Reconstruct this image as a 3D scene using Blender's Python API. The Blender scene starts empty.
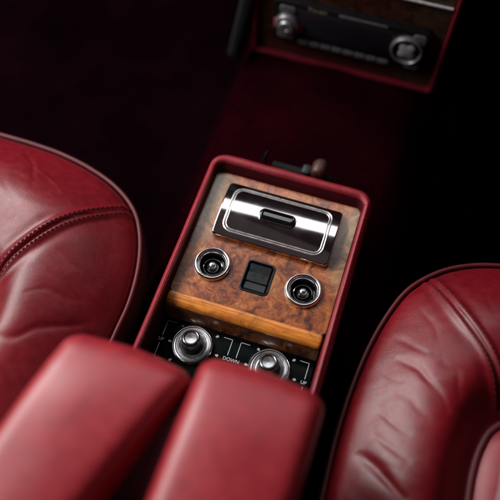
import bpy, bmesh, math, random
import numpy as np
from mathutils import Vector, Matrix, noise

random.seed(7)
S = bpy.context.scene
COL = S.collection
Z0 = 300.0            # the console panel stands 300 mm above the carpet; all sizes below are in mm from its centre
PI = math.pi

# ------------------------------------------------------------------ materials
def new_mat(name):
    m = bpy.data.materials.new(name); m.use_nodes = True
    nt = m.node_tree; b = nt.nodes['Principled BSDF']
    return m, nt, b

def N(nt, typ, **kw):
    n = nt.nodes.new(typ)
    for k, v in kw.items():
        if k.startswith('i_'):
            n.inputs[k[2:].replace('_', ' ')].default_value = v
        else:
            setattr(n, k, v)
    return n

def ramp(nt, stops, interp='LINEAR'):
    r = nt.nodes.new('ShaderNodeValToRGB'); r.color_ramp.interpolation = interp
    e = r.color_ramp.elements
    while len(e) < len(stops): e.new(0.5)
    for i, (p, c) in enumerate(stops):
        e[i].position = p
        e[i].color = (c[0], c[1], c[2], 1) if isinstance(c, (tuple, list)) else (c, c, c, 1)
    return r

def mixc(nt, fac, a, b, mode='MIX'):
    m = nt.nodes.new('ShaderNodeMix'); m.data_type = 'RGBA'; m.blend_type = mode
    for sock, v in ((m.inputs[0], fac), (m.inputs[6], a), (m.inputs[7], b)):
        if hasattr(v, 'is_output'): nt.links.new(v, sock)
        elif isinstance(v, (int, float)): sock.default_value = v
        else: sock.default_value = (v[0], v[1], v[2], 1)
    return m.outputs[2]

def leather(name, base, dark, rough=0.36, grain=0.35, soft=0.25, scale=1.0, coat=0.0, sheen=0.0, spec=0.5):
    m, nt, b = new_mat(name); L = nt.links
    tc = N(nt, 'ShaderNodeTexCoord')
    n1 = N(nt, 'ShaderNodeTexNoise', i_Scale=9.0, i_Detail=5.0, i_Roughness=0.6)
    n2 = N(nt, 'ShaderNodeTexNoise', i_Scale=120.0, i_Detail=4.0)
    vo = N(nt, 'ShaderNodeTexVoronoi', feature='DISTANCE_TO_EDGE', i_Scale=620.0 * scale)
    fo = N(nt, 'ShaderNodeTexNoise', i_Scale=30.0, i_Detail=3.0, i_Distortion=0.8)
    for n in (n1, n2, vo, fo): L.new(tc.outputs['Object'], n.inputs['Vector'])
    r1 = ramp(nt, [(0.3, dark), (0.7, base)]); L.new(n1.outputs['Fac'], r1.inputs['Fac'])
    r2 = ramp(nt, [(0.35, 0.82), (0.65, 1.0)]); L.new(n2.outputs['Fac'], r2.inputs['Fac'])
    L.new(mixc(nt, 1.0, r1.outputs[0], r2.outputs[0], 'MULTIPLY'), b.inputs['Base Color'])
    rr = N(nt, 'ShaderNodeMapRange'); rr.inputs[3].default_value = rough - 0.06; rr.inputs[4].default_value = rough + 0.1
    L.new(n2.outputs['Fac'], rr.inputs[0]); L.new(rr.outputs[0], b.inputs['Roughness'])
    rv = ramp(nt, [(0.0, 0.0), (0.18, 1.0)]); L.new(vo.outputs['Distance'], rv.inputs['Fac'])
    b1 = N(nt, 'ShaderNodeBump', i_Strength=grain, i_Distance=0.00025); L.new(rv.outputs[0], b1.inputs['Height'])
    b2 = N(nt, 'ShaderNodeBump', i_Strength=soft, i_Distance=0.006); L.new(fo.outputs['Fac'], b2.inputs['Height'])
    L.new(b2.outputs[0], b1.inputs['Normal']); L.new(b1.outputs[0], b.inputs['Normal'])
    b.inputs['Coat Weight'].default_value = coat
    b.inputs['Specular IOR Level'].default_value = spec
    b.inputs['Coat Roughness'].default_value = 0.3
    b.inputs['Sheen Weight'].default_value = sheen
    return m

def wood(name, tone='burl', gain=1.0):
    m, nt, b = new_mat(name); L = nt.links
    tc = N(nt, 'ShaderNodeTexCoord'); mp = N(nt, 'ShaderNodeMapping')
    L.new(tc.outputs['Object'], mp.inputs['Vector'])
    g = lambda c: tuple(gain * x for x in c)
    if tone == 'burl':
        warp = N(nt, 'ShaderNodeTexNoise', i_Scale=28.0, i_Detail=4.0, i_Roughness=0.55)
        L.new(mp.outputs[0], warp.inputs['Vector'])
        ws = N(nt, 'ShaderNodeVectorMath', operation='SCALE'); ws.inputs['Scale'].default_value = 0.035
        L.new(warp.outputs['Color'], ws.inputs[0])
        ad = N(nt, 'ShaderNodeVectorMath', operation='ADD'); L.new(mp.outputs[0], ad.inputs[0]); L.new(ws.outputs[0], ad.inputs[1])
        n1 = N(nt, 'ShaderNodeTexNoise', i_Scale=52.0, i_Detail=8.0, i_Roughness=0.66, i_Distortion=1.2)
        n2 = N(nt, 'ShaderNodeTexNoise', i_Scale=75.0, i_Detail=8.0, i_Roughness=0.7, i_Distortion=2.6)
        n3 = N(nt, 'ShaderNodeTexNoise', i_Scale=420.0, i_Detail=4.0, i_Roughness=0.7)
        n4 = N(nt, 'ShaderNodeTexNoise', i_Scale=17.0, i_Detail=4.0, i_Distortion=0.6)
        for n in (n1, n2, n3): L.new(ad.outputs[0], n.inputs['Vector'])
        L.new(mp.outputs[0], n4.inputs['Vector'])
        c1 = ramp(nt, [(0.30, g((0.035, 0.008, 0.004))), (0.41, g((0.15, 0.030, 0.008))), (0.51, g((0.38, 0.090, 0.018))), (0.66, g((0.56, 0.19, 0.042)))])
        L.new(n1.outputs['Fac'], c1.inputs['Fac'])
        fig = ramp(nt, [(0.34, 0.12), (0.43, 1.0), (0.49, 0.30), (0.525, 1.0), (0.60, 0.55), (0.66, 1.0)]); L.new(n2.outputs['Fac'], fig.inputs['Fac'])
        col = mixc(nt, 0.85, c1.outputs[0], fig.outputs[0], 'MULTIPLY')
        n5 = N(nt, 'ShaderNodeTexNoise', i_Scale=105.0, i_Detail=7.0, i_Roughness=0.7, i_Distortion=1.0); L.new(ad.outputs[0], n5.inputs['Vector'])
        mo = ramp(nt, [(0.36, 0.16), (0.47, 0.85), (0.6, 1.0)]); L.new(n5.outputs['Fac'], mo.inputs['Fac'])
        col = mixc(nt, 0.6, col, mo.outputs[0], 'MULTIPLY')
        # paler beige tone towards the two sides and the far corners of the sheet
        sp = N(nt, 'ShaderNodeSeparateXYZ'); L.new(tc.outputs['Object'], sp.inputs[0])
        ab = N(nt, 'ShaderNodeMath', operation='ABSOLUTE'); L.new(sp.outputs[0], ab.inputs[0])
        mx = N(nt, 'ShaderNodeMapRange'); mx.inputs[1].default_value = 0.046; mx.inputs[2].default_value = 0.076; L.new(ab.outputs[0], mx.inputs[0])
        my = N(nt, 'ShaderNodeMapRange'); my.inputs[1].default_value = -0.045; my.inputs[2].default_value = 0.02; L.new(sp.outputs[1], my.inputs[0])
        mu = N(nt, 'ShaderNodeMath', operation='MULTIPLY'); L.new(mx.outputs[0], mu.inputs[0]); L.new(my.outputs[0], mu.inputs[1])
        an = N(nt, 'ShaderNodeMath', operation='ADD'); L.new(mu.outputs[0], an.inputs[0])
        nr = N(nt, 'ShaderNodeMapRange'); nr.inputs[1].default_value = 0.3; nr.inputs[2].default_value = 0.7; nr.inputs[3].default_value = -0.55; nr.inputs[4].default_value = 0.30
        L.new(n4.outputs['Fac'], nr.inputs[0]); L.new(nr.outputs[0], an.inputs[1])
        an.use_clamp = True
        edge_tone = ramp(nt, [(0.3, g((0.085, 0.055, 0.030))), (0.45, g((0.24, 0.15, 0.075))), (0.62, g((0.38, 0.25, 0.135)))]); L.new(n1.outputs['Fac'], edge_tone.inputs['Fac'])
        col = mixc(nt, an.outputs[0], col, edge_tone.outputs[0])
        fl = ramp(nt, [(0.3, 0.72), (0.6, 1.05)]); L.new(n3.outputs['Fac'], fl.inputs['Fac'])
        col = mixc(nt, 0.8, col, fl.outputs[0], 'MULTIPLY')
    else:   # straight cross-banded strip
        mp.inputs['Scale'].default_value = (9, 160, 160)
        n1 = N(nt, 'ShaderNodeTexNoise', i_Scale=4.0, i_Detail=6.0, i_Roughness=0.6, i_Distortion=0.6)
        L.new(mp.outputs[0], n1.inputs['Vector'])
        c1 = ramp(nt, [(0.3, g((0.36, 0.088, 0.012))), (0.5, g((0.66, 0.205, 0.024))), (0.7, g((0.80, 0.31, 0.045)))]); L.new(n1.outputs['Fac'], c1.inputs['Fac'])
        n2 = N(nt, 'ShaderNodeTexNoise', i_Scale=60.0, i_Detail=4.0, i_Roughness=0.6, i_Distortion=1.0)
        L.new(tc.outputs['Object'], n2.inputs['Vector'])
        fl = ramp(nt, [(0.34, 0.42), (0.54, 1.0)]); L.new(n2.outputs['Fac'], fl.inputs['Fac'])
        col = mixc(nt, 0.8, c1.outputs[0], fl.outputs[0], 'MULTIPLY')
    L.new(col, b.inputs['Base Color'])
    b.inputs['Roughness'].default_value = 0.42
    b.inputs['Coat Weight'].default_value = 0.6
    b.inputs['Coat Roughness'].default_value = 0.16
    return m

def plain(name, col, rough=0.5, metal=0.0, coat=0.0, var=0.25, bump=0.0, scale=250.0, spec=0.5):
    m, nt, b = new_mat(name); L = nt.links
    tc = N(nt, 'ShaderNodeTexCoord'); n = N(nt, 'ShaderNodeTexNoise', i_Scale=scale, i_Detail=5.0, i_Roughness=0.65)
    L.new(tc.outputs['Object'], n.inputs['Vector'])
    r = ramp(nt, [(0.3, tuple(c * (1 - var) for c in col)), (0.7, tuple(min(1, c * (1 + var * 0.4)) for c in col))]); L.new(n.outputs['Fac'], r.inputs['Fac'])
    L.new(r.outputs[0], b.inputs['Base Color'])
    rr = N(nt, 'ShaderNodeMapRange'); rr.inputs[1].default_value = 0.3; rr.inputs[2].default_value = 0.7
    rr.inputs[3].default_value = max(0.02, rough * 0.8); rr.inputs[4].default_value = min(1, rough * 1.25)
    L.new(n.outputs['Fac'], rr.inputs[0]); L.new(rr.outputs[0], b.inputs['Roughness'])
    b.inputs['Metallic'].default_value = metal; b.inputs['Coat Weight'].default_value = coat; b.inputs['Coat Roughness'].default_value = 0.08
    b.inputs['Specular IOR Level'].default_value = spec
    if bump:
        bp = N(nt, 'ShaderNodeBump', i_Strength=bump, i_Distance=0.002); L.new(n.outputs['Fac'], bp.inputs['Height']); L.new(bp.outputs[0], b.inputs['Normal'])
    return m

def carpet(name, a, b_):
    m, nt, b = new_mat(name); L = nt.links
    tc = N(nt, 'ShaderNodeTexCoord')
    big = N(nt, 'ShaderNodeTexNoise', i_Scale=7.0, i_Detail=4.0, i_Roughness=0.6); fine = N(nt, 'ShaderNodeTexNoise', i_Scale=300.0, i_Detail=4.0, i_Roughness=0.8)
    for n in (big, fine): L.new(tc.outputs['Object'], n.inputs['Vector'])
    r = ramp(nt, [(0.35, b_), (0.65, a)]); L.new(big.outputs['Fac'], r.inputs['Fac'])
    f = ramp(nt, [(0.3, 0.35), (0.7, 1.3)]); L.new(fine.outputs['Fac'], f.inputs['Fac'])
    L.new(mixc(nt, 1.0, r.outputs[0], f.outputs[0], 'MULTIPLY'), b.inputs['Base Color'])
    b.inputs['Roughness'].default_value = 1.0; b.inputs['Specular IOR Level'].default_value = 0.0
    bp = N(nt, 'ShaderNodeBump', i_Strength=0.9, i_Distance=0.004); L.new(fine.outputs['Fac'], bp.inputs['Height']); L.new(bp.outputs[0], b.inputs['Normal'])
    return m

M = {}
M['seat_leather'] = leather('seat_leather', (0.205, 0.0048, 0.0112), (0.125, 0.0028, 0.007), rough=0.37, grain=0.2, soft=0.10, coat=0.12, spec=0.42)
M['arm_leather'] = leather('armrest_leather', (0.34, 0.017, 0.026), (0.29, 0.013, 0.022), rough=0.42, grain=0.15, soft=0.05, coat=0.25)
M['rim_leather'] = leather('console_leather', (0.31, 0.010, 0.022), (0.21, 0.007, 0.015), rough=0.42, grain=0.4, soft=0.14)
M['dash_leather'] = leather('dash_leather', (0.13, 0.0025, 0.011), (0.09, 0.002, 0.008), rough=0.7, grain=0.3, soft=0.08, spec=0.15)
M['pipe'] = leather('piping_leather', (0.12, 0.005, 0.011), (0.08, 0.003, 0.007), rough=0.5, grain=0.3, soft=0.05)
M['thread'] = plain('thread', (0.09, 0.004, 0.008), 0.7)
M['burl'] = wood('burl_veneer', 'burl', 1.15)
M['band'] = wood('veneer_edge', 'band')
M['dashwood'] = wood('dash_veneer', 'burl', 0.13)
M['chrome'] = plain('chrome', (0.85, 0.84, 0.84), 0.09, metal=1.0, var=0.06)
M['smoke'] = plain('dark_chrome', (0.58, 0.53, 0.53), 0.085, metal=1.0, var=0.12, scale=60)
M['satin'] = plain('satin_metal', (0.55, 0.55, 0.56), 0.28, metal=1.0, var=0.15)
M['black'] = plain('black_plastic', (0.006, 0.006, 0.007), 0.35, var=0.3)
M['gloss'] = plain('gloss_black', (0.004, 0.004, 0.005), 0.10, var=0.2, coat=0.4)
M['panel'] = plain('black_panel', (0.002, 0.0034, 0.0036), 0.25, var=0.3, scale=60, spec=0.10)
M['ink'] = plain('white_print', (0.55, 0.57, 0.58), 0.6, var=0.25)
M['dimink'] = plain('gold_print', (0.32, 0.26, 0.15), 0.6)
M['greyplastic'] = plain('grey_plastic', (0.09, 0.094, 0.098), 0.4)
M['ringgrey'] = plain('silver_plastic', (0.30, 0.30, 0.31), 0.4)
M['stick'] = plain('smoked_metal', (0.36, 0.36, 0.37), 0.2, metal=1.0, var=0.15)
M['strip'] = plain('brushed_strip', (0.85, 0.85, 0.86), 0.5, metal=0.8, var=0.1)
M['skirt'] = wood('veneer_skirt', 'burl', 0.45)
M['trimline'] = plain('bright_trim', (0.9, 0.89, 0.89), 0.30, metal=0.9, var=0.05)
M['bezel'] = plain('bezel_chrome', (0.88, 0.87, 0.87), 0.16, metal=1.0, var=0.08)
M['shaded_wall'] = leather('shaded_leather', (0.060, 0.002, 0.006), (0.040, 0.0014, 0.004), rough=0.65, grain=0.2, soft=0.08, spec=0.12)  # darker copy of the rim leather, shade of the inner walls painted in
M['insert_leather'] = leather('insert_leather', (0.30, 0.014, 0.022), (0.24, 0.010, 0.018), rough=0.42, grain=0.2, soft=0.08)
M['knobmetal'] = plain('worn_metal', (0.42, 0.42, 0.43), 0.38, metal=0.8, var=0.2)
M['screen'] = plain('display_glass', (0.013, 0.014, 0.020), 0.22, coat=0.5, var=0.2)
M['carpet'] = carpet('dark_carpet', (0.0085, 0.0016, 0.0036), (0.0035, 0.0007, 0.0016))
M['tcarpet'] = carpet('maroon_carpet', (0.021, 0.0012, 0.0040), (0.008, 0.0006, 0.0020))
M['trim'] = plain('charcoal_trim', (0.008, 0.0095, 0.0095), 0.85, var=0.3, spec=0.2)
M['valance'] = plain('seat_valance', (0.010, 0.002, 0.004), 0.7)
M['knobwood'] = plain('brown_block', (0.055, 0.013, 0.009), 0.5, var=0.5)
M['green'] = plain('dark_green', (0.006, 0.014, 0.011), 0.5)
M['pink'] = plain('rose_plastic', (0.30, 0.05, 0.07), 0.45)
M['ridge'] = plain('ribbed_rubber', (0.015, 0.018, 0.02), 0.35)

# ------------------------------------------------------------------ object helpers
WO = {}
def world_of(o): return WO.get(o.name, Vector((0, 0, 0))) if o else Vector((0, 0, 0))

def empty(name, label, cat, loc, group=None):
    o = bpy.data.objects.new(name, None); COL.objects.link(o)
    o.empty_display_size = 0.03
    w = Vector((loc[0], loc[1], loc[2] + Z0)) / 1000
    o.location = w; WO[o.name] = w
    o['label'] = label; o['category'] = cat
    if group: o['group'] = group
    return o

class MB:
    """collects shapes of one part (coordinates in mm)"""
    def __init__(s): s.v = []; s.f = []
    def add(s, v, f):
        n = len(s.v); s.v += [tuple(map(float, p)) for p in v]; s.f += [tuple(i + n for i in q) for q in f]; return s
    def loft(s, rings, cap0=True, cap1=True, closed=True):
        n = len(rings[0]); v = [p for r in rings for p in r]; f = []
        for i in range(len(rings) - 1):
            for j in range(n if closed else n - 1):
                k = (j + 1) % n
                f.append((i * n + j, i * n + k, (i + 1) * n + k, (i + 1) * n + j))
        if cap0: f.append(tuple(range(n))[::-1])
        if cap1: f.append(tuple((len(rings) - 1) * n + j for j in range(n)))
        return s.add(v, f)
    def lathe(s, prof, c=(0, 0, 0), n=64, axis=None, caps=True):
        rings = [[(c[0] + r * math.cos(2 * PI * j / n), c[1] + r * math.sin(2 * PI * j / n), c[2] + z) for j in range(n)] for r, z in prof]
        if axis is not None:
            q = Vector((0, 0, 1)).rotation_difference(Vector(axis).normalized()); cv = Vector(c)
            rings = [[tuple(cv + q @ (Vector(p) - cv)) for p in r] for r in rings]
        return s.loft(rings, caps, caps)
    def tube(s, path, r, closed=False, n=10):
        P = [Vector(p) for p in path]; m = len(P); rings = []; up = Vector((0, 0, 1)); prev = None
        for i in range(m):
            a = P[(i - 1) % m] if closed else P[max(0, i - 1)]; b = P[(i + 1) % m] if closed else P[min(m - 1, i + 1)]
            t = (b - a).normalized()
            u = (prev - t * prev.dot(t)) if prev is not None else (up - t * up.dot(t) if abs(up.dot(t)) < 0.95 else Vector((1, 0, 0)) - t * t.x)
            u.normalize(); prev = u; w = t.cross(u)
            rr = r[i] if isinstance(r, (list, tuple)) else r
            rings.append([tuple(P[i] + (u * math.cos(2 * PI * j / n) + w * math.sin(2 * PI * j / n)) * rr) for j in range(n)])
        if closed: rings.append(rings[0]); return s.loft(rings, False, False)
        return s.loft(rings)
    def box(s, x0, x1, y0, y1, z0, z1, b=0.0):
        w, h = x1 - x0, y1 - y0; cx, cy = (x0 + x1) / 2, (y0 + y1) / 2
        b = min(b, w * .45, h * .45, (z1 - z0) * .45)
        R = lambda i, z: rrect(w - 2 * i, h - 2 * i, max(b * 1.2 - i, 0.01), cx, cy, z, 3)
        if b <= 0: return s.loft([R(0, z0), R(0, z1)])
        return s.loft([R(b, z0), R(b * .3, z0 + b * .3), R(0, z0 + b), R(0, z1 - b), R(b * .3, z1 - b * .3), R(b, z1)])
    def build(s, name, mat, parent=None, smooth=True, sharp=40, label=None, xf=None):
        me = bpy.data.meshes.new(name)
        v = np.array(s.v, float)
        if xf is not None:
            v = np.array([tuple(xf @ Vector(p)) for p in v])
        v[:, 2] += Z0; v /= 1000.0
        lo, hi = v.min(0), v.max(0); c = Vector(((lo[0] + hi[0]) / 2, (lo[1] + hi[1]) / 2, lo[2] if parent is None else (lo[2] + hi[2]) / 2))
        v -= np.array(c)
        me.from_pydata([tuple(p) for p in v], [], s.f); 
        bm = bmesh.new(); bm.from_mesh(me); bmesh.ops.recalc_face_normals(bm, faces=bm.faces)
        if smooth:
            for f in bm.faces: f.smooth = True
            if sharp:
                for e in bm.edges:
                    if len(e.link_faces) == 2 and e.calc_face_angle(0) > math.radians(sharp): e.smooth = False
        bm.to_mesh(me); bm.free()
        me.materials.append(mat)
        o = bpy.data.objects.new(name, me); COL.objects.link(o)
        if parent: o.parent = parent
        o.location = c - world_of(parent); WO[o.name] = c
        if label: o['label'] = label
        return o

def rrect(w, h, r, cx=0, cy=0, z=0, n=8, rb=None):
    """rounded rectangle, counter-clockwise; r = front (far) corners, rb = near corners"""
    r = max(0.01, min(r, w / 2 - .01, h / 2 - .01)); rb = r if rb is None else max(0.01, min(rb, w / 2 - .01, h / 2 - .01)); p = []
    for sx, sy, a0, q in ((1, 1, 0, r), (-1, 1, 90, r), (-1, -1, 180, rb), (1, -1, 270, rb)):
        for k in range(n + 1):
            a = math.radians(a0 + 90 * k / n)
            p.append((cx + sx * (w / 2 - q) + q * math.cos(a), cy + sy * (h / 2 - q) + q * math.sin(a), z))
    return p

def text_into(mb_mat, body, size, x, y, z, name, parent, sx=1.0, xf=None, spacing=1.0):
    cu = bpy.data.curves.new(name, 'FONT'); cu.body = body; cu.size = size; cu.align_x = 'CENTER'; cu.align_y = 'CENTER'
    cu.extrude = 0.08; cu.space_character = spacing; cu.offset = 0.0
    t = bpy.data.objects.new('lettering_curve', cu); COL.objects.link(t)
    dg = bpy.context.evaluated_depsgraph_get(); me = bpy.data.meshes.new_from_object(t.evaluated_get(dg))
    v = [(x + q.co.x * sx, y + q.co.y, z + q.co.z) for q in me.vertices]; f = [tuple(p.vertices) for p in me.polygons]
    bpy.data.objects.remove(t); bpy.data.curves.remove(cu); bpy.data.meshes.remove(me)
    b = MB(); b.add(v, f)
    return b.build(name, mb_mat, parent, smooth=False, xf=xf)

def catmull(P, per=12, closed=True):
    P = [np.array(p, float) for p in P]; n = len(P); out = []
    for i in range(n if closed else n - 1):
        g = lambda k: P[k % n] if closed else P[min(max(k, 0), n - 1)]
        a, b, c, d = g(i - 1), g(i), g(i + 1), g(i + 2)
        for k in range(per):
            t = k / per
            out.append(0.5 * ((2 * b) + (c - a) * t + (2 * a - 5 * b + 4 * c - d) * t * t + (3 * b - a - 3 * c + d) * t ** 3))
    if not closed: out.append(P[-1])
    return np.array(out)

def resample(C, step, closed=True):
    Q = np.vstack([C, C[:1]]) if closed else C
    L = np.concatenate([[0], np.cumsum(np.linalg.norm(np.diff(Q, axis=0), axis=1))]); n = max(2, int(L[-1] / step))
    s = np.linspace(0, L[-1], n + 1)
    if closed: s = s[:-1]
    return np.stack([np.interp(s, L, Q[:, i]) for i in range(Q.shape[1])], 1)

def dist_poly(P, C, closed=False):
    """distance of points P (n,2) to polyline C and the parameter 0..1 along it"""
    A = C; B = np.roll(C, -1, 0) if closed else C[1:]
    if not closed: A = C[:-1]
    best = np.full(len(P), 1e9); par = np.zeros(len(P)); m = len(A)
    for i in range(m):
        a, b = A[i], B[i]; d = b - a; L = d @ d + 1e-9
        t = np.clip(((P - a) @ d) / L, 0, 1); q = np.linalg.norm(P - a - t[:, None] * d, axis=1)
        u = q < best; best[u] = q[u]; par[u] = (i + t[u]) / m
    return best, par

# ------------------------------------------------------------------ the setting: carpeted floor and tunnel
def floor():
    xs = [-1500, -900, -760, -730] + list(np.linspace(-700, 700, 25)) + [730, 760, 900, 1500]
    ys = [-1500, -900] + list(np.linspace(-700, 700, 24)) + [760, 1000, 1300]
    def z(x, y):
        h = -300 + max(0, y - 640) * 0.75
        h += min(60, max(0, abs(x) - 720) * 1.5)
        return h + 2.0 * noise.noise(Vector((x * .01, y * .01, 0)))
    v = [(x, y, z(x, y)) for y in ys for x in xs]; n = len(xs)
    f = [(j * n + i, j * n + i + 1, (j + 1) * n + i + 1, (j + 1) * n + i) for j in range(len(ys) - 1) for i in range(n - 1)]
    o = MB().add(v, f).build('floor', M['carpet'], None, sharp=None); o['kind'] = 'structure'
floor()

def tunnel():
    rings = []
    for y in np.linspace(-700, 760, 40):
        top = -78 + max(0, y - 130) * 0.10
        sec = [(-190, -306), (-165, -250), (-146, -170), (-132, top - 52), (-112, top - 24), (-80, top - 7), (0, top + 4), (80, top - 7), (112, top - 24), (132, top - 52), (146, -170), (165, -250), (190, -306)]
        sec = catmull(sec, 4, False)
        rings.append([(x + 1.5 * noise.noise(Vector((y * .02, i * .3, 0))), y, z + 1.5 * noise.noise(Vector((y * .02, i * .3, 5)))) for i, (x, z) in enumerate(sec)])
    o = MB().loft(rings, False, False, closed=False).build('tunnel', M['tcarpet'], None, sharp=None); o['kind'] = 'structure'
tunnel()

# ------------------------------------------------------------------ centre console
con = empty('center_console', 'red leather console box with burl wood panel, ashtray and switches between the two seats', 'console', (0, -150, -300))
def ring(ix, iy, z, r):
    xl, xr = -(87.5 - ix), 88.5 - ix * (1.03 if ix > 0 else 1); yf = 125.5 - iy
    P = rrect(xr - xl, yf + 430, max(2, r), (xl + xr) / 2, (yf - 430) / 2, z, 8, rb=8)
    if z > 4: P = [(p[0] + .35 * noise.noise(Vector((p[0] * .05, p[1] * .05, 2))), p[1] + .5 * noise.noise(Vector((p[0] * .05, p[1] * .05, 4))), z + .5 * noise.noise(Vector((p[0] * .06, p[1] * .045, 6)))) for p in densify(P)]
    else: P = densify(P)
    return P
def densify(P, step=9.0):
    out = []
    for p, q in zip(P, P[1:] + P[:1]):
        L = max(abs(q[0] - p[0]), 0) + abs(q[1] - p[1]); k = 1
        if abs(q[0] - p[0]) + abs(q[1] - p[1]) > 60: k = 24
        out += [tuple(p[i] + (q[i] - p[i]) * t / k for i in range(3)) for t in range(k)]
    return out
b = MB()
b.loft([ring(1, 0, -262, 18), ring(0, 0, -120, 18), ring(0, 0, -20, 18), ring(0, 0, 0, 18), ring(.5, .6, 6, 17.6), ring(1.9, 2.4, 10.6, 16.4), ring(3.6, 4.8, 13.2, 15),
        ring(5.4, 7.4, 14.2, 13.4), ring(7.2, 10.2, 13.6, 12), ring(8.4, 12.2, 11.6, 10.5), ring(8.6, 12.8, 9.5, 10)], True, False)
b.build('surround', M['rim_leather'], con)
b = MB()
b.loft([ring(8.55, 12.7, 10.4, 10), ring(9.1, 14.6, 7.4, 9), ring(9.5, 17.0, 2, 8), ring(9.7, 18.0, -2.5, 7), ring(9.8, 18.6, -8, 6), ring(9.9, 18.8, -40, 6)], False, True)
b.build('shaded_wall', M['shaded_wall'], con)  # inner walls of the surround, their shade put into the leather colour

# burl wood sheet with real openings for the switch and the two lighters
KX, SWC = 46.5, (0, 0)
def veneer():
    bm = bmesh.new(); W2 = 77.4
    loops = [rrect(2 * W2 + 1, 145.5, 4, .5, -38 + 145.5 / 2, 0, 4)]
    for kx in (-KX, KX): loops.append([(kx + 15.2 * math.cos(a), 15.2 * math.sin(a), 0) for a in np.linspace(0, 2 * PI, 49)[:-1]])
    loops.append(rrect(29.5, 35.5, 5, 0, 0, 0, 5))
    edges = []
    for L in loops:
        vs = [bm.verts.new(p) for p in L]
        for i in range(len(vs)): edges.append(bm.edges.new((vs[i], vs[(i + 1) % len(vs)])))
    r = bmesh.ops.triangle_fill(bm, use_beauty=True, edges=edges)
    bmesh.ops.recalc_face_normals(bm, faces=bm.faces)
    if sum(f.normal.z for f in bm.faces) < 0: bmesh.ops.reverse_faces(bm, faces=bm.faces)
    top = [(tuple(v.co)) for v in bm.verts]; bm.verts.index_update()
    fs = [tuple(v.index for v in f.verts) for f in bm.faces]; bm.free()
    m = MB().add(top, fs)
    for L in loops: m.loft([L, [(p[0], p[1], -4) for p in L]], False, False)
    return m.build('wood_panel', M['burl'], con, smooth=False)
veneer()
# rolled front edge of the veneer
b = MB(); rings = []
for x in [-77.4, -76.9, -75.4] + list(np.linspace(-73, 73, 12)) + [75.4, 76.9, 77.4]:
    e = 0.55 if abs(x) > 77.1 else (0.85 if abs(x) > 76.5 else 1.0)
    sec = [(-38.5, -3), (-38.2, .3), (-39.2, .9), (-42, .8), (-45.5, .2), (-48.6, -1.0), (-50.8, -2.9), (-51.6, -5.2), (-51, -7.6), (-48, -9), (-44, -9.5), (-40, -9)]
    cy, cz = -45, -4
    rings.append([(x, cy + (p[0] - cy) * e, cz + (p[1] - cz) * e) for p in sec])
b.loft(rings).build('wood_edging', M['band'], con, sharp=60)

b = MB(); sec = [(-42, -9.6), (-49.8, -8.6), (-51.6, -9.6), (-54.5, -14.5), (-57.2, -20.5), (-57, -21.9), (-42, -21.9)]
b.loft([[(x, p[0], p[1]) for p in sec] for x in np.linspace(-76.9, 76.9, 12)]).build('wood_skirt', M['skirt'], con, sharp=30)

# ashtray: cylindrical smoked-chrome case
AX, AY = 1.6, 62.6
def hz(y, base=6.0, sag=4.6, half=32.0): return base + sag - sag * (y / half) ** 2
def dome(mb, w, h, r, lift, edge=0.9, skirt=0.0):
    wi, hi, ri = w - 2 * edge, h - 2 * edge, r - edge * .6
    Y = sorted(set(list(np.linspace(-hi / 2, hi / 2, 49)) + [s_ * (hi / 2 - ri + ri * math.sin(a)) for s_ in (-1, 1) for a in np.linspace(0, PI / 2, 9)]))
    def half(y):
        q = max(0, abs(y) - (hi / 2 - ri)); return wi / 2 - ri + math.sqrt(max(0, ri * ri - q * q))
    n = 9; v = [(AX + half(y) * t, AY + y, hz(y) + lift) for y in Y for t in np.linspace(-1, 1, n)]
    mb.add(v, [(j * n + i, j * n + i + 1, (j + 1) * n + i + 1, (j + 1) * n + i) for j in range(len(Y) - 1) for i in range(n - 1)])
    R = []
    base = [p[:2] for p in rrect(w, h, r, n=8)]
    full = []
    for p, q in zip(base, base[1:] + base[:1]):
        L = math.hypot(q[0] - p[0], q[1] - p[1]); kk = max(1, int(L / 1.5))
        full += [(p[0] + (q[0] - p[0]) * t / kk, p[1] + (q[1] - p[1]) * t / kk) for t in range(kk)]
    for k in range(5):
        a = PI / 2 * k / 4; i = edge * (1 - math.sin(a)); l = -edge * (1 - math.cos(a))
        R.append([(AX + x * (1 - 2 * i / w), AY + y * (1 - 2 * i / h), hz(y * (1 - 2 * i / h)) + lift + l) for x, y in full])
    R.append([(AX + x, AY + y, skirt) for x, y in full])
    mb.loft(R, False, False)
    return mb
ash = dome(MB(), 121, 64, 4, 0.0, 1.4, skirt=0.2).build('ashtray', M['smoke'], con, sharp=30)
lid = dome(MB(), 100, 49, 8, 0.75, 0.8, skirt=4).build('lid', M['smoke'], ash, sharp=30)
for w, h, r, t in ((103.2, 52.2, 9.5, .85), (98.2, 47.2, 7.2, .6)):
    path = [(AX + x, AY + y, hz(y) + .75) for x, y in resample(np.array(rrect(w, h, r, n=7))[:, :2], 1.5)]
    MB().tube(path, t, closed=True, n=8).build('chrome_trim', M['trimline'], ash)
hb = MB()
HR = lambda i, z: [(AX - 1 + x, AY + 1.0 + y, hz(y) + z) for x, y, _ in rrect(37 - 2 * i, 11.5 - 2 * i, 5 - i, n=7)]
hb.loft([HR(0, 0), HR(0, 4.2), HR(.4, 5.1), HR(1.3, 5.7), HR(2.6, 5.8), HR(3.2, 5.0), HR(3.8, 4.2)], True, True)
hd = hb.build('handle', M['gloss'], lid)
MB().tube([(AX - 1 + x, AY + 1 + y, hz(y) + 2.2) for x, y in resample(np.array(rrect(37.8, 12.3, 5.4, n=7))[:, :2], 1.2)], .55, closed=True, n=8).build('chrome_trim', M['chrome'], lid)

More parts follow.
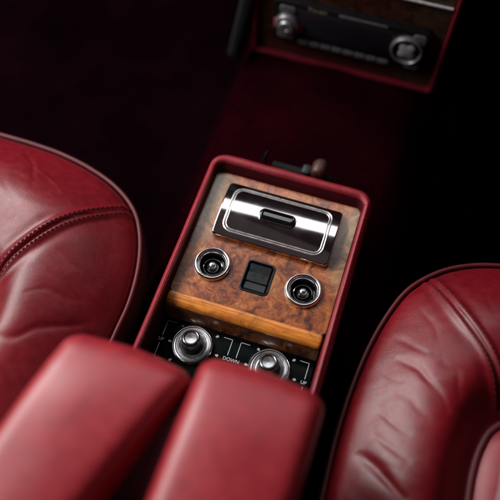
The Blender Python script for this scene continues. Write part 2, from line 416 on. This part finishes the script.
# two chrome-ringed cigar lighters
for kx in (-KX, KX):
    bz = MB().lathe([(12.9, -6), (12.7, .6), (13.0, 1.8), (13.6, 2.4), (14.1, 2.0), (14.4, 2.2), (14.9, 3.6), (15.9, 4.5), (17.0, 4.2), (18.0, 2.8), (18.4, 1.2), (18.5, .15), (15, .1), (15, -6)], (kx, 0, 0), caps=False).build('lighter', M['bezel'], con, sharp=60)
    MB().lathe([(12.85, 1.0), (12.6, 0), (12.2, -2), (11.8, -9), (11, -13), (4, -14), (.01, -14)], (kx, 0, 0), caps=False).build('socket', M['gloss'], bz)
    MB().lathe([(10.6, -9.5), (10.4, -5.6), (9.8, -4.4), (8.8, -4.2), (8.2, -5.4), (8.0, -9)], (kx, 0, 0), caps=False).build('inner_ring', M['chrome'], bz)
    MB().lathe([(6.6, -13), (6.4, -7.2), (5.4, -5.6), (3.9, -4.9), (3.6, -3.2)], (kx, 0, 0)).build('push_knob', M['gloss'], bz)
    MB().lathe([(4.1, -4.5), (4.1, -1.8), (3.5, -.2), (2.1, .7), (.01, .9)], (kx, 0, 0), 32).build('tip', M['satin'], bz)

# window switch
b = MB(); R = lambda i, z: rrect(29.4 - 2 * i, 35.4 - 2 * i, max(5 - i, 1.4), 0, 0, z, 5)
sw = b.loft([R(0, -14), R(0, .3), R(.4, .8), R(1.6, .9), R(2.2, .2), R(2.6, -7), R(2.8, -9)], True, True).build('window_switch', M['black'], con)
b = MB(); rings = []
prof = [(-14, -9), (-14, -2.6), (-13, -1.6), (-5, -3.2), (-4.4, -1.4), (4.4, -.6), (5.0, -2.4), (13.0, .6), (14, -.5), (14, -9)]
for x in (-10.8, -10.3, 10.3, 10.8):
    k = .6 if abs(x) > 10.5 else 0
    rings.append([(x, y, z - k) for y, z in prof])
b.loft(rings).build('rocker', M['ridge'], sw, sharp=25)

# lower black panel with two chrome joysticks and printed marks
ZP = -22.0
b = MB(); b.box(-77, 77, -126, -41, ZP - 6, ZP, .6)
pan = b.build('control_panel', M['panel'], con)
ink = MB(); zi = ZP + .12
def seg(x0, y0, x1, y1, w=.62):
    d = Vector((x1 - x0, y1 - y0)).normalized(); nx, ny = -d.y * w / 2, d.x * w / 2
    ink.add([(x0 + nx, y0 + ny, zi), (x1 + nx, y1 + ny, zi), (x1 - nx, y1 - ny, zi), (x0 - nx, y0 - ny, zi)], [(3, 2, 1, 0)])
def arrow(x, y, a, s=2.9):
    c, q = math.cos(a), math.sin(a)
    P = [(-.95, .42), (-.05, .42), (-.05, .95), (.95, 0), (-.05, -.95), (-.05, -.42), (-.95, -.42)]
    ink.add([(x + s * .62 * (u * c - w * q), y + s * .62 * (u * q + w * c), zi + .02) for u, w in P], [(0, 6, 5, 1), (2, 1, 3), (1, 5, 3), (5, 4, 3)])
JX = (-40.5, 36.8); JY = -78.4
for jx, (xl, xr) in zip(JX, ((-71.8, -5.3), (3.4, 71.5))):
    for xe, tick in ((xl, 9), (xr, -9)):
        seg(xe, -61, xe + tick, -61); seg(xe, -100, xe + tick, -100)
        seg(xe, -61.3, xe, -77.2); seg(xe, -84.8, xe, -99.7)
    for dx, dy, a in ((-15.6, 16, 135), (2.2, 23.2, 88), (20, 16.2, 40), (25.5, -2.2, 0), (-22.6, -2.2, 180), (-15.6, -20, 225), (20, -20, -40)):
        arrow(jx + dx, JY + dy, math.radians(a))
ink.build('markings', M['ink'], pan, smooth=False)
text_into(M['ink'], 'UP', 4.6, -71.8, -81, zi, 'lettering', pan)
text_into(M['ink'], 'DOWN', 4.9, -0.6, -81, zi, 'lettering', pan)
text_into(M['ink'], 'UP', 4.6, 71.2, -81, zi, 'lettering', pan)
for k, jx in enumerate(JX):
    c = (jx, JY, ZP)
    j = MB().lathe([(20.0, 0), (20.4, 1.8), (19.9, 3.2), (18.9, 3.9), (17.8, 3.4), (17.2, 2.2), (16.6, 1.7)], c, caps=False).build('joystick', M['chrome'], con, sharp=50)
    MB().lathe([(16.8, 1.8), (15.4, .9), (13.2, .5), (12.6, .8), (12.2, 2.4), (11.4, 3.2), (10.4, 2.9), (9.7, 1.4), (9.3, .7), (.01, .7)], c, caps=False).build('dish', M['satin'], j, sharp=50)
    lean = Vector((-.05 if k == 0 else -.10, .08, 1)).normalized()
    MB().lathe([(9.2, .7), (8.9, 2.6), (8.0, 5.0), (7.3, 6.2), (7.1, 9.0), (6.6, 10.4)], c, 48, axis=lean).build('boot', M['gloss'], j)
    MB().lathe([(6.6, 8.5), (8.2, 9.0), (8.9, 10.0), (9.1, 11.2), (8.6, 12.2), (8.5, 14.0), (9.0, 15.0), (9.0, 16.2), (8.4, 17.4), (7.1, 18.0), (6.2, 17.6), (5.6, 16.6), (.01, 16.2)], c, 48, axis=lean).build('stick', M['stick'], j)

# ------------------------------------------------------------------ the two folding armrests
def dens3(P):
    # rounded rectangle with its four straight sides divided as well (same count whatever the size)
    out = []
    for k, (p, q) in enumerate(zip(P, P[1:] + P[:1])):
        side = (k % 11 == 10); n = 40 if side else 1
        out += [tuple(p[i] + (q[i] - p[i]) * t / n for i in range(3)) for t in range(n)]
    return out
def armrest(name, label, x0, x1, y1, y0, top, skl, skr, thick=58):
    cx = (x0 + x1) / 2; w, h = x1 - x0, y1 - y0
    zb = top - thick
    def RR(i, z, r=13):
        out = []
        for p in dens3(rrect(w - 2 * i, h - 2 * i, max(r - i * .5, 3), cx, (y0 + y1) / 2, z, 10)):
            x, y = p[0], p[1]
            u = min(1, abs(x - cx) / (w / 2)); t = max(0, y1 - y); zz = z
            if z > zb + 10:
                wob = noise.noise(Vector((x * .02, y * .016, x0))) * .8
                zz += 4.0 * math.cos(u * PI / 2) * min(1, t / 60) - 15 * max(0, 1 - t / 92) ** 2 + wob * (1 - u ** 4)
            k = skl + (skr - skl) * (x - x0) / w
            front = math.exp(-t / 40)
            y2 = y - front * (max(0, x - cx) * .07 +   .0013 * (x - cx) ** 2)
            out.append((x + k * (y - y1) / h, y2, zz))
        return out
    prof = [(14, zb), (6, zb + 2), (1.5, zb + 8), (0, zb + 14), (0, top - 20), (.6, top - 13), (2.2, top - 8), (4.6, top - 4.4), (7.6, top - 2.1), (11, top - .8), (15, top - .2), (20, top)]
    rings = [RR(i, z) for i, z in prof]
    nk = 16
    for k in range(1, nk + 1): rings.append(RR(20 + k * (w / 2 - 20.12) / nk, top))
    o = MB().loft(rings, True, False).build(name, M['arm_leather'], None, sharp=None)
    o['label'] = label; o['category'] = 'armrest'; o['group'] = 'folding armrests of the front seats'
    return o
armrest('armrest', 'smooth red leather armrest nearer the left seat, left of the narrow dark gap', -113, -6, -132, -440, 123, 45, 92)
armrest('armrest', 'smooth red leather armrest on the right of the gap, covering part of the right joystick', -7, 94, -119, -440, 123, 2, 6)

# ------------------------------------------------------------------ seats
def seat(name, label, side, outline, insert, seam, creases, dy=0):
    sx = side
    root = empty(name, label, 'seat', (sx * 380, -160, -300), 'front seats of the car')
    C = resample(catmull(outline, 16), 2.4)
    I = resample(catmull(insert, 16), 3.5)
    SM = catmull(seam, 14, False)
    def height(P):
        d, _ = dist_poly(P, C[::3], True)
        di, _ = dist_poly(P, I[::3], True)
        z = -32 + 15 * (1 - np.exp(-d / 4.5)) + 43 * np.sin(np.clip(d / 94, 0, 1) * PI / 2) ** 1.1 - 7 * np.clip((d - 94) / 120, 0, 1)
        z -= 30 * np.exp(-(di / 26) ** 2)
        ds, ps = dist_poly(P, SM)
        z += -3.4 * np.exp(-(ds / 1.7) ** 2) + 2.1 * np.exp(-((ds - 4.2) / 3.6) ** 2) - .9 * np.exp(-((ds - 11) / 6) ** 2)
        fade = np.clip((d - 4) / 22, 0, 1)
        wv = np.array([(noise.noise(Vector((p[0] * .035, p[1] * .035, 21))) * 7, noise.noise(Vector((p[0] * .035, p[1] * .035, 33))) * 7) for p in P])
        for poly, depth, width in creases:
            q, p = dist_poly(P + wv, catmull(poly, 8, False))
            tp = np.sin(np.clip(p, 0, 1) * PI) ** .6
            z += (.40 if sx > 0 else .32) * fade * tp * (-depth * np.exp(-(q / (.62 * width)) ** 2) + .28 * depth * np.exp(-((q - 2.1 * width) / (1.5 * width)) ** 2))
        nz = np.array([noise.noise(Vector((p[0] * .011, p[1] * .017, sx * 3))) * 2.4 + noise.noise(Vector((p[0] * .03 + p[1] * .012, p[1] * .05 - p[0] * .02, 7 + sx))) * .3 - .5 * max(0, 1 - 9 * abs(noise.noise(Vector((p[0] * .012 + p[1] * .006 + 3 * sx, p[1] * .022 - p[0] * .006 * sx, 15))))) * max(0, noise.noise(Vector((p[0] * .012, p[1] * .012, 27 + sx))) + .15) for p in P])
        return z + nz * fade
    cen = np.array([sx * 330.0, -150.0])
    nR = 150; T = (np.linspace(0, 1, nR + 1)[:-1]) ** 1.25
    P = np.concatenate([C + (cen - C) * t for t in T] + [cen[None]])
    z = height(P); n = len(C); v = np.column_stack([P, z])
    f = []
    for i in range(nR - 1):
        for j in range(n):
            k = (j + 1) % n; f.append((i * n + j, i * n + k, (i + 1) * n + k, (i + 1) * n + j))
    last = (nR - 1) * n; top = len(v) - 1
    f += [(last + j, last + (j + 1) % n, top) for j in range(n)]
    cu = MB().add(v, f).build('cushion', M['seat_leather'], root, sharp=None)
    # piping round the cushion edge, with the seam lip it is sewn into
    MB().tube([(p[0], p[1], -21.5 + .5 * noise.noise(Vector((i * .05, sx, 0)))) for i, p in enumerate(C)], 2.3, closed=True, n=10).build('piping', M['pipe'], cu)
    # side boxing
    rings = []
    for off, zz in ((1, -24), (-1.5, -30), (-3, -45), (-2, -70), (4, -95), (12, -110), (14, -160)):
        rings.append([(p[0] + (cen[0] - p[0]) * off / 260, p[1] + (cen[1] - p[1]) * off / 260, zz) for p in C[::2]])
    MB().loft(rings, False, True).build('side_panel', M['valance'], root, sharp=None)
    rings = [[(p[0] + (cen[0] - p[0]) * o_ / 260, p[1] + (cen[1] - p[1]) * o_ / 260, zz) for p in C[::6]] for o_, zz in ((22, -161), (24, -240), (40, -298))]
    MB().loft(rings).build('seat_base', M['black'], root)
    # raised insert
    cI = I.mean(0); nR2 = 40; T2 = (np.linspace(0, 1, nR2 + 1)[:-1]) ** 1.3
    P = np.concatenate([I + (cI - I) * t for t in T2] + [cI[None]])
    d, _ = dist_poly(P, I[::2], True); zi_ = -6 + 16 * (1 - np.exp(-d / 16)) + np.array([noise.noise(Vector((p[0] * .02, p[1] * .02, 9))) * 1.5 for p in P]) * np.clip(d / 20, 0, 1)
    m = len(I); f = []
    for i in range(nR2 - 1):
        for j in range(m):
            k = (j + 1) % m; f.append((i * m + j, i * m + k, (i + 1) * m + k, (i + 1) * m + j))
    f += [((nR2 - 1) * m + j, (nR2 - 1) * m + (j + 1) % m, len(P) - 1) for j in range(m)]
    b = MB().add(np.column_stack([P, zi_]), f)
    b.loft([[(p[0], p[1], -6) for p in I], [(p[0] , p[1], -34) for p in I]], False, False)
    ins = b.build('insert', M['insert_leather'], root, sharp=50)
    MB().tube([(p[0], p[1], -4.5) for p in I], 4.0, closed=True, n=10).build('piping', M['pipe'], ins)
    # twin rows of stitches along the seam
    st = MB(); Q = resample(SM, 4.6, False)
    for off in (-4.3, 4.3):
        for a, b_ in zip(Q[:-1], Q[1:]):
            t = (b_ - a) / np.linalg.norm(b_ - a); nn = np.array([-t[1], t[0]]) * off
            p0, p1 = a + nn + t * .6, b_ + nn - t * 1.0
            if dist_poly(((p0 + p1) / 2)[None], C[::3], True)[0][0] < 7: continue
            hh = height(np.array([p0, (p0 + p1) / 2, p1]))
            st.tube([(p0[0], p0[1], hh[0] - .25), (*((p0 + p1) / 2), hh[1] + .35), (p1[0], p1[1], hh[2] - .25)], .55, n=6)
    st.build('stitching', M['thread'], cu)
    return root

seat('front_seat', 'red leather seat on the right, raised piped insert showing in its corner', 1,
     [(300, 108), (262, 106), (229, 100), (199, 90), (171, 73), (147, 47), (133, 16), (122, -26), (115.5, -75), (113.5, -124), (115, -176), (118, -300), (130, -400), (160, -440), (380, -450), (600, -440), (640, -400), (650, -200), (645, -40), (620, 50), (560, 92), (460, 108), (380, 110)],
     [(300, -58), (262, -62), (243, -76), (235, -96), (232, -118), (232, -145), (234, -250), (240, -400), (300, -425), (460, -425), (520, -400), (528, -250), (528, -120), (515, -75), (480, -60), (400, -57)],
     [(161, 60.5), (171, 47), (184.2, 28.0), (200.0, 6.5), (217.5, -14), (232.4, -36), (244.4, -58)],
     [([(150, -41), (170, -51), (186, -64), (198, -82)], 3.6, 5.5), ([(183, -36), (196, -48), (206, -66)], 2.6, 5.0), ([(134, -132), (146, -141), (163, -154), (184, -166)], 6.5, 6.0),
      ([(142, -94), (154, -99), (172, -110)], 1.6, 4.5), ([(148, -70), (164, -78), (182, -93)], 1.5, 4.0), ([(140, -114), (156, -120), (176, -132)], 1.5, 4.5), ([(140, -16), (156, -22), (172, -34)], 1.4, 4.0),
      ([(158, 22), (170, 4), (178, -16)], 1.0, 3.5), ([(132, -50), (144, -58), (156, -62)], 1.0, 3.0), ([(222, 62), (214, 44), (220, 24)], 1.2, 3.5)])
seat('front_seat', 'red leather seat on the left, curved double stitched seam crossing its front corner', -1,
     [(-420, 92), (-372, 92), (-332, 91), (-295, 90.5), (-258, 88), (-218, 80), (-183, 67), (-154, 47), (-136, 22), (-123, -12), (-116, -53), (-116, -93), (-117, -176), (-119, -300), (-130, -400), (-160, -440), (-380, -450), (-600, -440), (-640, -400), (-650, -200), (-645, -40), (-620, 40), (-560, 80), (-480, 91)],
     [(-300, -76), (-275, -80), (-256, -92), (-248, -112), (-246, -140), (-246, -250), (-250, -400), (-300, -425), (-460, -425), (-520, -400), (-528, -250), (-528, -120), (-515, -92), (-480, -78), (-400, -75)],
     [(-150.5, 44), (-163.0, 32.5), (-181.1, 11.5), (-199.7, -14.0), (-217.5, -42), (-227, -59), (-236, -80), (-244, -104)],
     [([(-290, 78), (-272, 56), (-257, 39), (-249, 20)], 2.4, 2.6), ([(-262, 45), (-240, 36), (-205, 24)], -1.5, 2.4), ([(-208, -146), (-190, -130), (-164, -112), (-130, -90)], 3.4, 6.0),
      ([(-196, -96), (-178, -84), (-150, -74)], 1.3, 5.0), ([(-190, -40), (-176, -50), (-156, -54)], .9, 4.0), ([(-300, 60), (-310, 30), (-305, 5)], 1.3, 4.0)])

# ------------------------------------------------------------------ centre stack with the radio
YF = 335.0
dash = empty('dashboard_stack', 'dark wood fascia in a maroon leather frame above the tunnel, holding the radio', 'dashboard', (5, 430, -58))
def frame_xz(x0, x1, z0, z1, r, y):
    return [(px, y, pz) for px, pz, _ in rrect(x1 - x0, z1 - z0, r, (x0 + x1) / 2, (z0 + z1) / 2, 0, 5)]
x0, x1, zb, zt = -113, 123, -60, 210
F = lambda i, y, r=7: frame_xz(x0 + i, x1 - i, zb + i, zt - i, max(1, r - i * .5), y)
MB().loft([F(-1, 640), F(0, YF + 8), F(.6, YF + 3), F(2.2, YF), F(4, YF - 1), F(6, YF - .2), F(7.2, YF + 2), F(7.6, YF + 10)], True, False).build('leather_frame', M['dash_leather'], dash)
b = MB(); G = lambda i, y: frame_xz(x0 + 7 + i, x1 - 7 - i, zb + 7 + i, zt - 7 - i, 4, y)
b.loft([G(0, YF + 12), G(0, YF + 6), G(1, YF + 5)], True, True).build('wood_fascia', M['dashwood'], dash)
MB().tube([(x, YF + 2.2, 74) for x in np.linspace(-104, 114, 8)], 2.0, n=12).build('chrome_strip', M['strip'], dash)
b = MB(); rings = []
for z in np.linspace(-72, 200, 14):
    t = (z + 72) / 272
    cx = -137 + 34 * min(1, t * 1.6); w = 10 + 3 * t
    rings.append([(cx + px * .9, YF + 12 + py, z) for px, py, _ in rrect(2 * w, 34, 8, n=5)])
b.loft(rings).build('side_trim', M['trim'], dash)

rad = empty('car_radio', 'black car stereo with two round silver controls and a dark display set in the dashboard', 'radio', (8, YF, -27))
RX = 8; ZC = 6.0
def plate(w, h, r, cx, cz, y0, y1, bev=1.2):
    Q = lambda i, y: [(px, y, pz) for px, pz, _ in rrect(w - 2 * i, h - 2 * i, max(.3, r - i), cx, cz, 0, 6)]
    return MB().loft([Q(0, y0), Q(0, y1 + bev), Q(bev * .3, y1 + bev * .3), Q(bev, y1)])
body = plate(186, 62, 7, RX, ZC + 1, YF + 30, YF - 4, 2).build('body', M['black'], rad)
plate(122, 37, 4, -1, 11.5, YF - 3, YF - 5.2).build('display', M['screen'], rad)
AXN = (0, -1, 0)
kn = MB().lathe([(14.5, 0), (14.5, 5), (13.6, 7), (11.8, 7.6), (11.2, 6.4), (9.6, 5.6), (9.2, 10), (8.4, 11.4), (6, 11.9), (3.2, 11.6), (2.8, 10.8), (.01, 10.6)], (-66.5, YF - 4, 7), 48, AXN).build('volume_knob', M['knobmetal'], rad)
for dx, w in ((-15.0, 4.5), (15.2, 5.5)):
    plate(w, 13, 2, -66.5 + dx, 4, YF - 2, YF - 7).build('clip', M['pink'], rad)
for dz, w in ((20, 20), (-19, 22)):
    plate(w, 10, 3.4, -67.5, 7 + dz, YF - 2, YF - 6.4).build('button_or_strip', M['greyplastic'], rad)
rk = MB().lathe([(19, 0), (19, 4.5), (18.4, 6.2), (17, 6.6), (16.4, 5.4), (16.2, 1)], (77.5, YF - 4, 10), 48, AXN).build('control_ring', M['knobmetal'], rad)
MB().lathe([(16.2, 1), (15, 2.4), (.01, 3.2)], (77.5, YF - 4, 10), 48, AXN).build('control_pad', M['black'], rad)
b = MB()
pts = []
for k in range(32):
    a = 2 * PI * k / 32; r = 9.2 + 2.2 * abs(math.sin(2 * a)) ** 2 - 1.6 * abs(math.cos(2 * a)) ** 4
    pts.append((77.5 + r * math.cos(a), 10 + r * math.sin(a)))
b.loft([[(p[0], YF - 5, p[1]) for p in pts], [(p[0], YF - 9.5, p[1]) for p in pts], [(77.5 + (p[0] - 77.5) * .8, YF - 10.4, 10 + (p[1] - 10) * .8) for p in pts]]).build('cross_button', M['ringgrey'], rad)
for cx, cz, w, h in ((89, 27, 16, 14), (87, -13, 17, 12)):
    plate(w, h, 4, cx, cz, YF - 2, YF - 6.2).build('button_or_strip', M['greyplastic'], rad)
for k in range(8):
    plate(12.9, 6.4, 1.4, -46 + k * 14.2, -18.6, YF - 2, YF - 5.6).build('button_or_strip', M['greyplastic'], rad)
rot = Matrix(((1, 0, 0, 0), (0, 0, -1, 0), (0, 1, 0, 0), (0, 0, 0, 1)))
plate(58, 4.2, 1.6, 22, 34.2, YF - 2, YF - 5.0).build('button_or_strip', M['greyplastic'], rad)  # plain pale grey strip above the display, not a push button
text_into(M['dimink'], 'Pioneer', 7.5, -32, 34.0, 0, 'lettering', rad, xf=Matrix.Translation((0, YF - 4.3, 0)) @ rot)

# ------------------------------------------------------------------ small things standing behind the console
lv = MB()
lv.tube([(-38, 143, -80), (-38, 143.5, -40), (-38, 145, -20), (-37, 147, -8), (-35.5, 150, -2)], [4.2, 4.0, 3.8, 3.0, 1.4], n=12)
o = lv.build('lever', M['gloss'], None); o['label'] = 'thin black lever standing up just behind the front edge of the console'; o['category'] = 'lever'
blk = empty('latch_bracket', 'low dark bracket with small reddish brown knob behind the front edge of the console', 'bracket', (0, 150, -78))
MB().tube([(23, 142, -14), (23, 144, -14), (23, 146, -14), (23, 157, -14), (23, 159, -14.5), (23, 160.5, -15)], [5, 7.8, 8.8, 9.0, 8.0, 5.6], n=28).build('knob', M['knobwood'], blk)
MB().box(4, 14, 145, 158, -30, -17, 3).build('catch', M['green'], blk)
MB().box(-30, 38, 148, 156, -33, -25, 1.5).build('bar', M['trim'], blk)
for px in (-24, 30): MB().box(px - 4, px + 4, 148.5, 155.5, -90, -32.5, 1).build('post', M['black'], blk)

# ------------------------------------------------------------------ camera
Cc = Vector((80.5139, -287.4284, 616.6304 + Z0)) / 1000
p, y, r = 1.0807579959910634, -0.2988487417666927, 0.014547681387050912
Fv = Vector((math.sin(y) * math.cos(p), math.cos(y) * math.cos(p), -math.sin(p)))
R0 = Vector((math.cos(y), -math.sin(y), 0)); U0 = R0.cross(Fv)
Rv = R0 * math.cos(r) + U0 * math.sin(r); Uv = -R0 * math.sin(r) + U0 * math.cos(r)
cd = bpy.data.cameras.new('camera'); cam = bpy.data.objects.new('camera', cd); COL.objects.link(cam)
cam.matrix_world = Matrix(((Rv.x, Uv.x, -Fv.x, Cc.x), (Rv.y, Uv.y, -Fv.y, Cc.y), (Rv.z, Uv.z, -Fv.z, Cc.z), (0, 0, 0, 1)))
cd.sensor_width = 36; cd.lens = 36 * 700 / 500; cd.clip_start = 0.02; cd.clip_end = 50
cd.dof.use_dof = True; cd.dof.focus_distance = 0.685; cd.dof.aperture_fstop = 2.0; cd.dof.aperture_blades = 9
S.camera = cam

# ------------------------------------------------------------------ light: daylight falling in through the car's windows
def area(name, loc, target, sx, sy, power, col):
    l = bpy.data.lights.new(name, 'AREA'); l.shape = 'RECTANGLE'; l.size = sx; l.size_y = sy; l.energy = power; l.color = col
    o = bpy.data.objects.new(name, l); COL.objects.link(o)
    o.location = Vector((loc[0], loc[1], loc[2] + Z0)) / 1000
    t = Vector((target[0], target[1], target[2] + Z0)) / 1000
    o.rotation_euler = (t - o.location).to_track_quat('-Z', 'Y').to_euler(); return o
area('side_window_light', (-960, -90, 800), (0, -20, 0), 0.55, 0.52, 11.5, (1.0, 0.97, 0.95))
area('quarter_window_light', (-900, 430, 790), (60, -40, 0), 0.46, 0.42, 12, (1.0, 0.98, 0.97))
area('windscreen_light', (-170, 640, 880), (0, 40, 0), 1.3, 0.23, 3.2, (0.97, 0.98, 1.0))
area('roof_lining_bounce', (-150, -150, 1080), (0, 0, 0), 1.1, 0.8, 0.13, (1.0, 0.85, 0.82))
w = bpy.data.worlds.new('World'); S.world = w; w.use_nodes = True
bg = w.node_tree.nodes['Background']; bg.inputs[0].default_value = (1.0, 0.60, 0.74, 1); bg.inputs[1].default_value = 0.015

S.view_settings.view_transform = 'Standard'; S.view_settings.look = 'None'; S.view_settings.exposure = 0
S.cycles.use_denoising = True
S.cycles.max_bounces = 8
